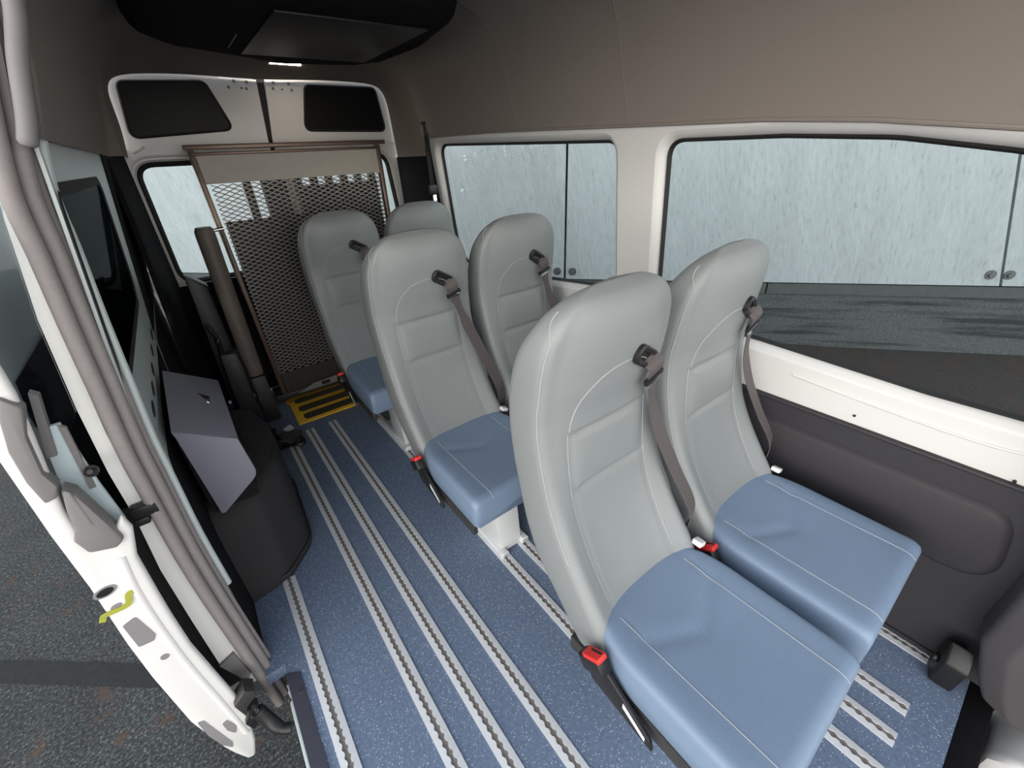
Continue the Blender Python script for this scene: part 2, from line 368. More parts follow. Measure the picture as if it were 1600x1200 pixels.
# headliner: one cross section carried along the van, dropping to the rear doors
rings = []; ys = [-.35, -.2, -.05, .15, .4, .67, .95, 1.125, 1.145, 1.2, 1.6, 2.0, 2.4, 2.68, 2.72, 2.95, 3.12, 3.22, 3.27]
def head_ring(y):
    k = max(0., (y-2.7)/.57); k = k*k*(3-2*k) if k < 1 else 1
    z0 = zb(y)
    dx = .0 if y < 2.7 else .012
    prof = [(xr(z0)-.012-dx, z0), (xr(1.66)-.03-dx, 1.68), (1.365-dx, 1.80), (1.325, 1.895), (1.25, 1.975), (1.13, 2.025), (.95, 2.05), (.65, 2.055)]
    flat = [(1.455, z0), (1.445, 1.68), (1.44, 1.78), (1.43, 1.85), (1.40, 1.905), (1.33, 1.93), (1.0, 1.935), (.65, 1.92)]
    R_ = [(lerp(a[0], b[0], k), lerp(a[1], b[1], k)) for a, b in zip(prof, flat)]
    L_ = [(1.295-x, z if z > z0+.001 else 1.55) for x, z in R_[:-1]]
    fl_ = [(-.085, 1.55), (-.062, 1.68), (-.057, 1.78), (-.052, 1.85), (-.025, 1.90), (.05, 1.925), (.30, 1.935)]
    Lp = [(1.295-x, z if z > z0+.001 else 1.55) for x, z in prof[:-1]]
    L_ = [(lerp(a[0], b[0], k), lerp(a[1], b[1], k)) for a, b in zip(Lp, fl_)]
    L_[0] = (xl(1.55)+.012 if y < 2.7 else -.085, 1.55)
    dense = []
    seq = R_+L_[::-1]
    for i in range(len(seq)-1): dense += [lerp(Vector(seq[i]), Vector(seq[i+1]), q/3) for q in range(3)]
    dense.append(Vector(seq[-1]))
    for _ in range(2):
        dense = [dense[0]]+[(dense[i-1]+2*dense[i]+dense[i+1])/4 for i in range(1, len(dense)-1)]+[dense[-1]]
    if y < 1.14:     # over the door opening the left side stops higher up
        edge = next(p for p in reversed(dense) if p.y > 1.86)
        dense = [p if (p.x > .65 or p.y > 1.86) else edge.copy() for p in dense]
    return [(p.x, y, p.y) for p in dense]
yy = []
for i in range(len(ys)-1): yy += [lerp(ys[i], ys[i+1], q/2) for q in range(2)]
yy.append(ys[-1]); rings = [head_ring(y) for y in yy]
h = MB(); h.loft(rings, cap=False, closed=False)
out_r = [[((p[0]-.65)*1.03+.65, p[1], (p[2]-1.4)*1.04+1.4+.01) for p in r] for r in rings]
h.loft(out_r, cap=False, closed=False)
ce = struct(h.build('ceiling', 'headliner', ang=1.2))
for y0 in (1.135, 1.77):
    r = head_ring(y0); n = len(r)
    MB().tube([(p[0]-.001*(1 if p[0] > .65 else -1), p[1]+.03*math.sin(min(1, i/9)*PI*.5), p[2]-.0005) for i, p in enumerate(r[:n//2])], .0016, 6).build('stitched_seam', 'arm' if y0 > 1.5 else 'headliner', ce)
# white lower edge lip of headliner covered by small roll
MB().tube([(xr(zb(y))-.012, y, zb(y)) for y in ys[:14]], .006, 8).build('edge_roll', 'headliner', ce)

# right rear pillar trim
t = MB(); t.prism([(1.47, 2.70, 0), (1.47, 3.29, 0), (1.455, 3.29, 1.49), (1.455, 2.70, 1.49)], (.05, 0, 0)); t.bx(1.40, 1.52, 2.692, 2.712, 0, 1.60); struct(t.build('trim_2', 'trimblack'))
# left side: white panel with window, C pillar, black lower trim
win_l = round_poly([(1.185, 1.05), (2.10, 1.05), (2.16, 1.13), (2.06, 1.475), (1.185, 1.475)], [.05, .03, .05, .09, .05])
lmap = lambda off: (lambda u, v, d: (xl(v)+off-d, u, v))
outer = [(1.2, .02), (1.235, .1), (1.29, .55), (1.40, .72), (1.54, .80), (1.62, .845), (2.42, .865), (2.42, 1.58), (1.2, 1.58)]
# split at the bend line so that the sheet stays on the wall surface
w = MB()
holed(w, [(1.17, .8), (2.42, .8), (2.42, 1.58), (1.17, 1.58)], [win_l], lmap(0), .006)
holed(w, [(1.2, .02), (1.235, .1), (1.29, .55), (1.36, .66), (1.45, .735), (1.7, .765), (2.42, .80), (1.2, .80)], [], lmap(0), .03)
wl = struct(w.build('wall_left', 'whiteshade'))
for y, z in ((1.36, .845), (1.54, .855), (1.70, .858), (1.88, .862), (2.08, .868), (2.28, .875)):
    e = MB(); e.prism([(xl(z)+.001+.14*.019*math.sin(a), y+.036*math.cos(a)+.012*math.sin(a), z+.019*math.sin(a)) for a in [2*PI*q/14 for q in range(14)]], (.0015, 0, 0))
    e.build('slot_hole', 'black', wl)
MB().prism([(xl(v)-.001, u, v) for u, v in win_l], (-.004, 0, 0)).build('window_3', 'darkglass', smooth=False)
struct(bpy.data.objects['window_3'])
s = MB(); a, i2 = offset_poly(win_l, .008), offset_poly(win_l, -.016)
s.loft([[(xl(v)+.002, u, v) for u, v in a], [(xl(v)+.004, u, v) for u, v in win_l], [(xl(v)+.001, u, v) for u, v in i2], [(xl(v)-.004, u, v) for u, v in i2]], cap=False)
s.build('window_seal', 'rubber', bpy.data.objects['window_3'])
t = MB(); t.prism([(-.245, 1.25, 0), (-.245, 3.29, 0), (-.245, 3.29, .84), (-.245, 2.42, .80), (-.245, 1.7, .765), (-.245, 1.45, .735), (-.245, 1.36, .66), (-.245, 1.295, .55), (-.245, 1.245, .1)], (-.012, 0, 0))
t.prism([(xl(.85)+.004, 2.42, .85), (xl(1.6)+.004, 2.42, 1.6), (xl(1.6)+.004, 3.29, 1.6), (xl(.85)+.004, 3.29, .85)], (-.02, 0, 0))
t.prism([(-.24, 2.9, 0), (-.12, 3.28, 0), (-.10, 3.28, 1.6), (-.14, 2.7, 1.6), (-.14, 2.6, 1.3)], (-.02, 0, 0))
tl = struct(t.build('trim_3', 'trimblack'))
MB().tube([(-.236, 2.55, 1.1), (-.238, 2.0, .5)], .002, 6).build('seam_line', 'greyplastic', tl)
# C pillar jamb facing forward: white, with seals
jo = [(-.15, 1.76), (-.19, 1.62), (-.234, 1.43), (-.268, 1.257), (-.293, 1.065), (-.308, .90), (-.314, .756), (-.331, .58), (-.339, .36), (-.345, .13), (-.31, -.03)]
ji = [(-.128, 1.76), (-.165, 1.62), (-.205, 1.45), (-.226, 1.347), (-.254, 1.173), (-.274, .993), (-.280, .80), (-.283, .51), (-.288, .28), (-.284, -.03)]
cp = MB(); cp.prism([(x, 1.15, z) for x, z in jo]+[(x, 1.15, z) for x, z in ji[::-1]], (0, .06, 0))
pj = struct(cp.build('trim_4', 'jamb'))
s = MB()
sp = [(-.105, 1.80), (-.135, 1.70), (-.165, 1.60), (-.197, 1.475), (-.208, 1.366), (-.222, 1.243), (-.236, 1.101), (-.252, .937), (-.258, .822), (-.268, .605), (-.270, .383), (-.266, .068), (-.262, -.19)]
s1 = MB().tube(smooth_path([(x-.008, 1.135, z) for x, z in sp], 4), .015, 10).tube(smooth_path([(x+.012, 1.16, z) for x, z in sp], 4), .015, 10).tube(smooth_path([(x+.026, 1.185, z) for x, z in sp], 4), .007, 10)
s1.build('pillar_seal', 'greyrubber', pj)
MB().tube(smooth_path([(x+.036, 1.20, z) for x, z in sp[:-2]], 4), .009, 8).build('inner_flange', 'whiteshade', pj)
k = MB(); k.box((-.285, 1.135, .785), (.05, .03, .03)); k.box((-.298, 1.13, .762), (.03, .03, .02)); k.build('striker_plate', 'black', pj, bevel=.004)
k = MB(); k.prism([(-.345, 1.14, .14), (-.30, 1.14, .16), (-.292, 1.14, .03), (-.31, 1.14, .0)], (0, .008, 0)); k.build('foot_plate', 'greyplastic', pj)
# pale rounded bar along the top of the pillar
tag(MB().tube(smooth_path([(-.085, 1.12, 1.78), (-.084, 1.12, 1.73), (-.112, 1.12, 1.655), (-.136, 1.12, 1.58), (-.152, 1.12, 1.54)], 5), [.012]+[.013]*19+[.009], 12).build('door_grab_bar', 'greyplastic'), 'pale grey rounded bar beside dark headliner at top of the door pillar', 'bar')
# sill
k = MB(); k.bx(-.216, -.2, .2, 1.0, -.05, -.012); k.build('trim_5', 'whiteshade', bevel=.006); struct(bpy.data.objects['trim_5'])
k = MB(); k.prism([(-.205, 1.085, 0), (-.165, 1.06, 0), (-.16, .2, 0), (-.205, .2, 0)], (0, 0, .004))
sp_ = tag(k.build('sill_plate', 'sillplate'), 'dark navy metal plate screwed along the floor edge at the door opening', 'plate')
MB().cyl((-.178, 1.0, .004), (-.178, 1.0, .0065), .006, 10).build('screw', 'chrome', sp_)
k = MB(); k.bx(-.222, 1.5, .2, .26, -.3, -.055); k.bx(-.222, -.20, .26, 1.0, -.32, -.055); k.bx(-.25, -.20, 1.2, 3.2, -.32, -.055)
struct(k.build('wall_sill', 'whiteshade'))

# ------------------------------------------------------------------ rear doors
def rear_door(name, x0, x1, up, lo, toplist):
    outer = toplist
    low = round_poly(lo, .09); upp = round_poly(up, .035)
    w = MB(); holed(w, outer, [offset_poly(low, .022)], lambda u, v, d: (u, 3.30+d, v), .05)
    w.loft([[(u, 3.30, v) for u, v in offset_poly(low, .045)], [(u, 3.296, v) for u, v in offset_poly(low, .036)], [(u, 3.325, v) for u, v in offset_poly(low, .008)]], cap=False)
    o = struct(w.build(name, 'white'))
    MB().prism([(u, 3.297, v) for u, v in upp], (0, .006, 0)).build('blanked_pane', 'blackglass', o)
    b_ = MB(); b_.loft([[(u, 3.299, v) for u, v in offset_poly(upp, .010)], [(u, 3.292, v) for u, v in offset_poly(upp, .003)], [(u, 3.296, v) for u, v in offset_poly(upp, -.003)]], cap=False); b_.build('pane_gasket', 'rubber', o)
    gl = MB().prism([(u, 3.335, v) for u, v in low], (0, .004, 0)).build('pane', 'glass', o)
    s = MB(); s.loft([[(u, 3.318, v) for u, v in offset_poly(low, .012)], [(u, 3.314, v) for u, v in low], [(u, 3.332, v) for u, v in offset_poly(low, -.014)]], cap=False); s.build('pane_seal', 'rubber', o)
    return o
dl = rear_door('door_1', -.15, .635, [(-.035, 1.645), (.0, 1.89), (.385, 1.905), (.455, 1.68)], [(-.085, .86), (-.075, 1.515), (.54, 1.515), (.52, .86)],
               [(-.2, .02), (.605, .02), (.628, 1.62), (.655, 1.925), (.47, 1.925), (.43, 1.945), (-.03, 1.945), (-.2, 1.945)])
dr = rear_door('door_2', .65, 1.5, [(.865, 1.67), (.925, 1.905), (1.375, 1.905), (1.405, 1.66)], [(.76, .86), (.74, 1.515), (1.385, 1.515), (1.435, .86)],
               [(.62, .02), (1.52, .02), (1.52, 1.96), (1.0, 1.965), (.88, 1.945), (.70, 1.93), (.653, 1.62)])
MB().bx(-.2, .600, 3.285, 3.305, .02, .845).build('lower_trim', 'trimblack', dl)
MB().bx(.625, 1.5, 3.285, 3.305, .02, .845).build('lower_trim', 'trimblack', dr)
for d, xs in ((dl, (.50, .535, .565, .60, .59)), (dr, (.735, .745, .785, .83, .84))):
    for i, x in enumerate(xs):
        z = (1.885, 1.915, 1.882, 1.912, 1.88)[i]
        MB().cyl((x, 3.30, z), (x, 3.297, z), .008 if i != 2 else .005, 10).build('plug', 'greyplastic' if i != 2 else 'black', d)
MB().prism([(.598, 3.315, .02), (.630, 3.315, .02), (.660, 3.315, 1.62), (.708, 3.315, 1.95), (.648, 3.315, 1.95), (.622, 3.315, 1.62)], (0, .02, 0)).build('door_seal', 'rubber', dl)
for o_, x in ((dl, -.03), (dr, 1.44)):
    MB().box((x, 3.296, 1.585), (.07, .008, .012), Matrix.Rotation(-.45 if x < 0 else .3, 3, 'Y')).build('pressed_rib', 'white', o_, bevel=.003)

# ------------------------------------------------------------------ floor rails
def rail(x, y0, y1, label):
    w, p = .049, .025; n = int((y1-y0)/p); y1 = y0+n*p
    pr = []
    for i in range(n):
        for q, hw in ((0, .0050), (.16, .0050), (.30, .0078), (.5, .0096), (.70, .0078), (.84, .0050)): pr.append((y0+(i+q)*p, hw))
    pr.append((y1, .0050)); m = MB()
    for sgn in (-1, 1):
        prof = lambda y, hw: [(x+sgn*w/2, y, .0005), (x+sgn*w/2, y, .004), (x+sgn*hw, y, .0055), (x+sgn*hw, y, .0006)]
        m.loft([prof(y, hw) for y, hw in pr])
    o = m.build('floor_rail', 'alu', smooth=False); tag(o, label, 'rail', 'aluminium seat rails in the floor')
    MB().bx(x-.0125, x+.0125, y0, y1, .0002, .0016).build('rail_slot', 'slot', o, smooth=False)
    return o
RX = [-.112, .123, .246, .387, .640, .747, 1.010, 1.129, 1.246, 1.473]
names = ['short aluminium floor rail starting at the wheel arch, nearest the open door', 'aluminium aisle rail first from the open door beyond the short rail', 'middle one of the three aluminium aisle rails', 'aluminium aisle rail closest to the left seat column',
         'aluminium rail along the aisle edge under the left seat column', 'aluminium rail under the middle of left seats, seen beside the white leg', 'aluminium rail under the inner edge of the window seats', 'aluminium rail under the middle of the window seats', 'aluminium rail under the outer half of the window seats', 'aluminium floor rail running right against the charcoal side trim']
for k, (x, nm) in enumerate(zip(RX, names)):
    rail(x, -.205, 1.47 if k == 0 else (2.55 if k < 4 else 2.72), nm)

# ------------------------------------------------------------------ passenger seats
YC = -.055    # cushion front of the first row
ZT = [.36, .47, .55, .64, .74, .86, .97, 1.06, 1.14, 1.20, 1.24, 1.260]
FC = [.330, .382, .438, .488, .520, .532, .528, .508, .498, .503, .522, .548]
FS = [.285, .322, .378, .445, .505, .545, .565, .560, .550, .538, .535, .552]
YB = [.440, .520, .585, .630, .658, .678, .682, .668, .640, .605, .575, .556]
WW = [.203, .209, .211, .211, .210, .213, .215, .2145, .201, .168, .118, .030]
def bw(z):
    if z < 1.03: return spline(ZT, WW, z)
    t = min(1, (z-1.03)/.231); return max(.02, .215*(1-t**3.1)**(1/3.1))
def front_y(x, z):
    w = bw(z); t = min(1, abs(x)/max(w, .01)); c, s_ = spline(ZT, FC, z), spline(ZT, FS, z)
    y = c+(s_-c)*t**2.6
    win = 1/(1+math.exp((abs(x)-.118)/.008))
    y += .009*math.exp(-((z-.925)/.010)**2)*win+.008*math.exp(-((z-.765)/.010)**2)*win
    y += -.007*win*(1 if .765 < z < .925 else 0)*math.sin((z-.765)/.16*PI)
    # groove beneath the stitched outline
    if z < .93: y += .004*math.exp(-((abs(x)-.135)/.007)**2)
    return y
def seat_ring(z):
    w = bw(z); yb = spline(ZT, YB, z); rc = min(.030, w*.5, (yb-spline(ZT, FS, z))*.42); rb = min(.035, w*.5, (yb-spline(ZT, FS, z))*.45)
    P = []; N = 30
    for i in range(N+1):
        x = lerp(-(w-rc), w-rc, i/N); P.append((x, front_y(x, z), z))
    cx, cy = w-rc, front_y(w-rc, z)+rc
    for q in range(1, 6): a = -PI/2+q*PI/2/5; P.append((cx+rc*math.cos(a), cy+rc*math.sin(a), z))
    for q in range(0, 5): a = q*PI/2/4; P.append((w-rb+rb*math.cos(a), yb-rb+rb*math.sin(a), z))
    for i in range(1, 10): P.append((lerp(w-rb, -(w-rb), i/10), yb+.008*math.sin(i/10*PI), z))
    for q in range(0, 5): a = PI/2+q*PI/2/4; P.append((-(w-rb)+rb*math.cos(a), yb-rb+rb*math.sin(a), z))
    for q in range(0, 5): a = PI+q*PI/2/5; P.append((-cx+rc*math.cos(a), front_y(-(w-rc), z)+rc+rc*math.sin(a), z))
    return P
zs = list(np.linspace(.365, 1.16, 118))+list(1.26-.10*(1-np.linspace(0, 1, 26)[1:])**1.9)
back_mb = MB(); back_mb.loft([seat_ring(float(z)) for z in zs])
def cush_top(x, y):
    # cushion upper surface: gentle dish, rounded front
    return .487-.010*math.cos(min(1, abs(x)/.17)*PI/2)*max(0, min(1, (y+.03)/.2))-.004*math.exp(-((y-.20-.10*abs(x)/.2)/.018)**2)*(1 if abs(x) < .15 else 0)
def cushion_mesh():
    mb = MB(); rings = []; ys_ = list(np.linspace(-.055, -.02, 8))+list(np.linspace(-.01, .43, 36))
    for y in ys_:
        f = max(0, (-.02-y)/.035); drop = .022*(1-math.sqrt(max(0, 1-f*f)))
        zb_ = lerp(.362, .372, (y+.055)/.485)+drop*.5
        w = .2125-(.004*f*f); r = .024; P = []
        if y > .24: w *= 1-.30*((y-.24)/.19)**2.2
        inn = w-r
        for i in range(25):
            x = lerp(-inn, inn, i/24); z = cush_top(x, y)-drop
            z -= .003*math.exp(-((abs(x)-.135)/.006)**2)
            P.append((x, y, z))
        zt = cush_top(inn, y)-drop-r
        for q in range(1, 6): a = PI/2-q*PI/2/5; P.append((inn+r*math.cos(a), y, zt+r*math.sin(a)))
        P += [(w+.001, y, lerp(zt, zb_, .4)), (w, y, zb_+.012), (w-.012, y, zb_), (-w+.012, y, zb_), (-w, y, zb_+.012), (-w-.001, y, lerp(zt, zb_, .4))]
        for q in range(0, 5): a = PI-q*PI/2/5; P.append((-inn+r*math.cos(a), y, zt+r*math.sin(a)))
        rings.append(P)
    mb.loft(rings); return mb
def make_seat(label):
    t = thing('passenger_seat', (0, 0, 0), label, 'seat', 'passenger seats in three rows')
    back_mb.build('backrest', 'back', t, ang=1.2)
    cushion_mesh().build('cushion', 'cushion', t, ang=1.2)
    # stitched outline on the backrest (arch)
    arch = [(-.135, .50), (-.137, .60), (-.138, .75), (-.138, .90), (-.132, .97), (-.115, 1.025), (-.08, 1.065), (-.04, 1.083), (0, 1.088), (.04, 1.083), (.08, 1.065), (.115, 1.025), (.132, .97), (.138, .90), (.138, .75), (.137, .60), (.135, .50)]
    pth = [(p.x, front_y(p.x, p.y)-.0003, p.y) for p in smooth_path([(x, z, 0) for x, z in arch], 6)]
    MB().tube(pth, .0011, 5).build('stitching', 'thread', t)
    for sgn in (-1, 1):      # seam between side panel and front
        pth = []
        for z in np.linspace(.62, 1.175, 40):
            z = float(z); w = bw(z); rc = min(.030, w*.5); a = -PI/2+PI/2*.62
            pth.append((sgn*(w-rc+(rc+.0006)*math.cos(a)), front_y(w-rc, z)+rc+(rc+.0006)*math.sin(a), z))
        for u in np.linspace(0, 1, 26)[1:]:      # runs on over the shoulder to the rear edge
            u = float(u); z = 1.175+.052*math.sin(u*PI/2); w = bw(z); rc = min(.030, w*.5); yf_ = front_y(w-rc, z)
            if u < .35: a = -PI/2+PI/2*(.62+.38*u/.35); pth.append((sgn*(w-rc+(rc+.0006)*math.cos(a)), yf_+rc+(rc+.0006)*math.sin(a), z))
            else: pth.append((sgn*(w+.0006), lerp(yf_+rc, spline(ZT, YB, z)-.03, (u-.35)/.65), z))
        MB().tube(pth, .0011, 5).build('side_seam', 'thread', t)
        pth = [(sgn*.135, y, cush_top(.135, y)-.0004-(.022*(1-math.sqrt(max(0, 1-(max(0, (-.02-y)/.035))**2))))) for y in [float(q) for q in np.linspace(-.052, .345, 30)]]
        MB().tube(pth, .0012, 5).build('cushion_seam', 'thread', t)
    # belt guide on the upper right of the backrest
    gx, gz, tilt = .072, 1.072, -.55
    cyr = front_y(gx, gz)
    def gp(u, v, d):
        x, z = gx+u*math.cos(tilt)-v*math.sin(tilt), gz+u*math.sin(tilt)+v*math.cos(tilt); return (x, front_y(x, z)+d, z)
    ov = round_poly([(-.058, -.025), (.052, -.025), (.052, .025), (-.058, .025)], .024, 8); inn = round_poly([(-.043, -.011), (.040, -.011), (.040, .011), (-.043, .011)], .010, 8)
    gm = MB(); gm.loft([[gp(u, v, .004) for u, v in ov], [gp(u, v, -.010) for u, v in offset_poly(ov, -.001)], [gp(u, v, -.013) for u, v in offset_poly(ov, -.006)], [gp(u, v, -.011) for u, v in inn], [gp(u, v, -.001) for u, v in inn]], cap=False)
    gd = gm.build('belt_guide', 'black', t)
    MB().prism([gp(u, v, -.002) for u, v in inn], (0, .002, 0)).build('guide_slot', 'rubber', gd)
    # strap: from guide, across the right side of the back to the anchor by the cushion
    path = smooth_path([(.086, front_y(.088, 1.062)-.003, 1.066), (.095, front_y(.095, 1.05)-.026, 1.046), (.108, front_y(.108, 1.0)-.026, 1.0), (.145, front_y(.145, .9)-.026, .90), (.182, front_y(.182, .79)-.030, .79), (.210, front_y(.20, .68)-.026, .68), (.228, front_y(.2, .57)-.008, .57), (.234, .41, .45), (.232, .41, .38)], 6)
    n = len(path); wd = []; ww = []
    for i in range(n):
        q = i/(n-1); d = (path[min(i+1, n-1)]-path[max(i-1, 0)]); v = Vector((-d.z, 0, d.x)).normalized(); wd.append(v+Vector((0, lerp(-.1, .45, q), 0)))
        ww.append(.050-.020*math.exp(-((q-.33)/.07)**2))
    st = MB().ribbon(path, wd, ww, .0022).build('belt_strap', 'webbing', t)
    tg = MB(); k = 11; c = path[k]; d = (path[k+1]-path[k]).normalized(); wv = (wd[k]-d*wd[k].dot(d)).normalized(); nn = d.cross(wv)
    R3 = Matrix((wv, nn, d)).transposed()
    tg.box(c, (.066, .013, .017), R3); tg.build('belt_tongue', 'black', t, bevel=.004)
    MB().box(c+wv*-.004+nn*.005+d*.010, (.050, .005, .013), R3).build('tongue_plate', 'chrome', t, bevel=.0015)
    # buckle on the left
    b = MB(); Rb = Matrix.Rotation(-.62, 3, 'X')
    b.box((-.236, .335, .425), (.034, .072, .044), Rb); bo = b.build('buckle', 'black', t, bevel=.006)
    MB().box((-.237, .336, .4535), (.030, .058, .014), Rb).build('buckle_button', 'red', bo, bevel=.003)
    MB().box((-.231, .334, .4622), (.006, .036, .003), Rb).build('buckle_slot', 'rubber', bo)
    MB().prism([(-.222, .37, .405), (-.222, .30, .425), (-.222, .17, .345), (-.222, .16, .315), (-.222, .34, .34)], (-.012, 0, 0)).build('buckle_stalk', 'black', t, bevel=.003)
    MB().prism([(-.2345, .245, .384), (-.2345, .180, .344), (-.2345, .180, .330), (-.2345, .245, .366)], (-.001, 0, 0)).build('white_tag', 'label', t)
    MB().box((.205, .345, .495), (.03, .028, .016), Matrix.Rotation(.4, 3, 'Y')).build('anchor_tag', 'label', t, bevel=.003)
    # frame under the cushion, leg and foot rails
    fr = MB(); fr.bx(-.19, .19, .0, .40, .335, .364); fr.bx(-.21, -.19, -.02, .44, .31, .36); fr.bx(.19, .21, -.02, .44, .31, .36); fr.build('seat_frame', 'liftdark', t, bevel=.004)
    lg = MB(); lg.prism([(-.048, .060, .008), (.058, .060, .008), (.058, .085, .335), (-.048, .085, .335)], (0, .17, 0)); lg.build('leg', 'legpaint', t, bevel=.004)
    bp = MB(); bp.bx(-.03, .045, .20, .38, .006, .03); bp.build('base_plate', 'legpaint', t, bevel=.003)
    for x, y0, y1 in ((-.045, .035, .44), (.068, .045, .40)):
        ft = MB(); ft.bx(x-.014, x+.014, y0, y1, .006, .034); ft.bx(x-.018, x+.018, y0, y0+.03, .006, .030); ft.build('foot_rail', 'alu', t, bevel=.003)
    return t
XL, XR_ = .685, 1.168; PIT = .942
rows = [('near grey vinyl seat on the aisle side, nearest to the open door', 'near grey vinyl seat beside the big side window'),
        ('grey vinyl aisle seat in the middle row, standing on its white leg', 'grey vinyl window seat in the middle row in front of white pillar'),
        ('grey vinyl aisle seat in the rear row before the mesh lift platform', 'rearmost grey vinyl seat in the corner by the rear side window')]
proto = make_seat(rows[0][0]); proto.location = (XL, 0, 0)
for r in range(3):
    for c in range(2):
        if r == 0 and c == 0: continue
        s = copy_tree(proto); s.location = (XL if c == 0 else XR_, r*PIT, 0); s['label'] = rows[r][c]

# ------------------------------------------------------------------ wheelchair lift
li = thing('wheelchair_lift', (.7, 3.06, 0), 'folded upright wheelchair lift platform of dark expanded mesh in front of rear doors', 'lift')
LX0, LX1, LY = .205, 1.225, 3.05
def lx(x, z): return x-.030*(z/1.55)*(1 if x < .7 else -.6)   # slight flare towards the top
f = MB(); f.prism([(lx(LX0, 0), LY, .04), (lx(LX0, 0)+.028, LY, .04), (lx(LX0, 1.57)+.028, LY, 1.57), (lx(LX0, 1.57), LY, 1.57)], (0, .05, 0)); f.build('side_rail', 'liftrail', li, bevel=.004)
f = MB(); f.prism([(lx(LX1, 0)-.028, LY, .04), (lx(LX1, 0), LY, .04), (lx(LX1, 1.57), LY, 1.57), (lx(LX1, 1.57)-.028, LY, 1.57)], (0, .05, 0)); f.build('side_rail', 'liftrail', li, bevel=.004)
f = MB(); f.bx(.16, 1.275, LY-.02, LY+.03, 1.572, 1.596); f.bx(.185, 1.24, LY-.01, LY+.02, 1.545, 1.560); f.build('top_bar', 'liftrail', li, bevel=.003)
MB().bx(.205, 1.22, LY+.008, LY+.014, 1.405, 1.546).build('top_plate', 'liftgrey', li)
MB().bx(.235, 1.20, LY+.0, LY+.018, .055, .205).build('bottom_plate', 'liftdark', li)
# expanded metal: staggered zigzag strands
ex = MB(); cw, ch = .054, .0128; z0, z1 = .205, 1.405; x0, x1 = .225, 1.205
nr = int((z1-z0)/ch); nc = int((x1-x0)/cw)
for r in range(nr+1):
    z = z0+r*ch; ph = (r % 2)
    for sgn in (0, 1):
        pts = []
        for i in range(nc*2+1):
            x = x0+i*cw/2; up = ((i+ph+sgn) % 2)
            pts.append((x, z+(ch/2*.92 if up else -ch/2*.92)*(1 if sgn == 0 else 0)*1.0))
        if sgn == 1: continue
        rg = []
        for x, zz in pts: rg.append([(x, LY+.004, zz-.0026), (x, LY+.004, zz+.0026), (x, LY+.018, zz+.0008), (x, LY+.018, zz-.0050)])
        ex.loft(rg)
ex.build('mesh_panel', 'mesh', li, smooth=False)
bk = MB()
bk.bx(.235, 1.2, LY+.055, LY+.07, .06, 1.20); bk.bx(.49, .60, LY+.055, LY+.07, 1.2, 1.40); bk.bx(.72, 1.2, LY+.055, LY+.07, 1.2, 1.36); bk.build('rear_plate', 'black', li)
bk = MB()
for x in np.linspace(.41, 1.17, 9): bk.bx(x-.022, x+.022, LY+.05, LY+.085, .1, 1.42)
bk.build('stiffener_bars', 'black', li)
MB().bx(.16, 1.28, LY-.015, LY+.16, .006, .055).build('base_box', 'liftdark', li, bevel=.006)
k = MB(); k.prism([(.30, LY-.02, .03), (.66, LY-.02, .03), (.66, LY-.02, .085), (.42, LY-.02, .075)], (0, .004, 0)); k.build('release_flap', 'plategrey', li)
MB().bx(.47, .53, LY-.026, LY-.018, .042, .068).build('flap_window', 'black', li)
# lifting arm and tower at the left
ar = thing('lift_tower', (.05, 2.86, 0), 'dark lift tower with rounded arm at left of the mesh platform', 'lift tower')
a = MB(); rg = []
for z, w in ((.335, .05), (.36, .052), (1.17, .052), (1.195, .050), (1.212, .040)):
    cxx = lerp(.088, .108, (z-.335)/.88); rg.append([(cxx+w*.9*math.cos(q*2*PI/18), 2.86+w*.8*math.sin(q*2*PI/18), z) for q in range(18)])
a.loft(rg); a.build('arm', 'arm', ar, ang=.8)
MB().prism([(.045, 2.82, 0.0), (.140, 2.82, 0.0), (.132, 2.82, .325), (.040, 2.82, .325)], (0, .09, 0)).build('arm_foot', 'liftdark', ar, bevel=.006)
MB().prism([(-.075, 2.83, 0.0), (.030, 2.83, 0.0), (.050, 2.83, .50), (-.050, 2.83, .52)], (0, .1, 0)).build('pump_housing', 'liftdark', ar, bevel=.008)
MB().tube([(.185, 2.87, 1.2), (.178, 2.87, .86)], .005, 8).build('rod', 'chrome', ar)
MB().cyl((.135, 2.86, 1.19), (.20, 2.86, 1.195), .009, 10).build('pivot_pin', 'chrome', ar)
MB().tube(smooth_path([(.035, 2.80, .55), (.048, 2.80, .40), (.046, 2.80, .30), (.052, 2.805, .1)], 6), .007, 8).build('hose', 'black', ar)
for p in ((.047, 2.80, .37), (.05, 2.80, .18), (-.03, 2.80, .62)):
    MB().tube([(p[0]-.006, p[1], p[2]-.012), (p[0]+.006, p[1], p[2]+.012)], .006, 8).build('hose_clip', 'chrome', ar)
MB().tube(smooth_path([(-.05, 2.84, .70), (-.03, 2.83, .62), (-.035, 2.84, .52)], 5), .012, 8).build('cable', 'black', ar)
MB().prism([(-.10, 2.90, .0), (.03, 2.90, .0), (.03, 2.90, .9), (-.06, 2.90, .98)], (0, .12, 0)).build('tower_column', 'black', ar, bevel=.01)

# yellow threshold plate
yp = MB(); out = [(.205, 2.635), (1.235, 2.62), (1.235, 3.025), (.235, 3.035), (.195, 3.00), (.215, 2.93)]
yp.prism([(x, y, .002) for x, y in out], (0, 0, .010))
yo = tag(yp.build('threshold_plate', 'yellow', bevel=.002), 'yellow threshold plate with dark grip strips at foot of the lift', 'plate')
for y0, y1, xx in ((2.665, 2.745, .255), (2.785, 2.865, .250), (2.915, 2.985, .25)):
    MB().prism([(x, y, .012) for x, y in round_poly([(xx, y0), (1.2, y0), (1.2, y1), (xx, y1)], .03, 5)], (0, 0, .002)).build('grip_strip', 'grip', yo)

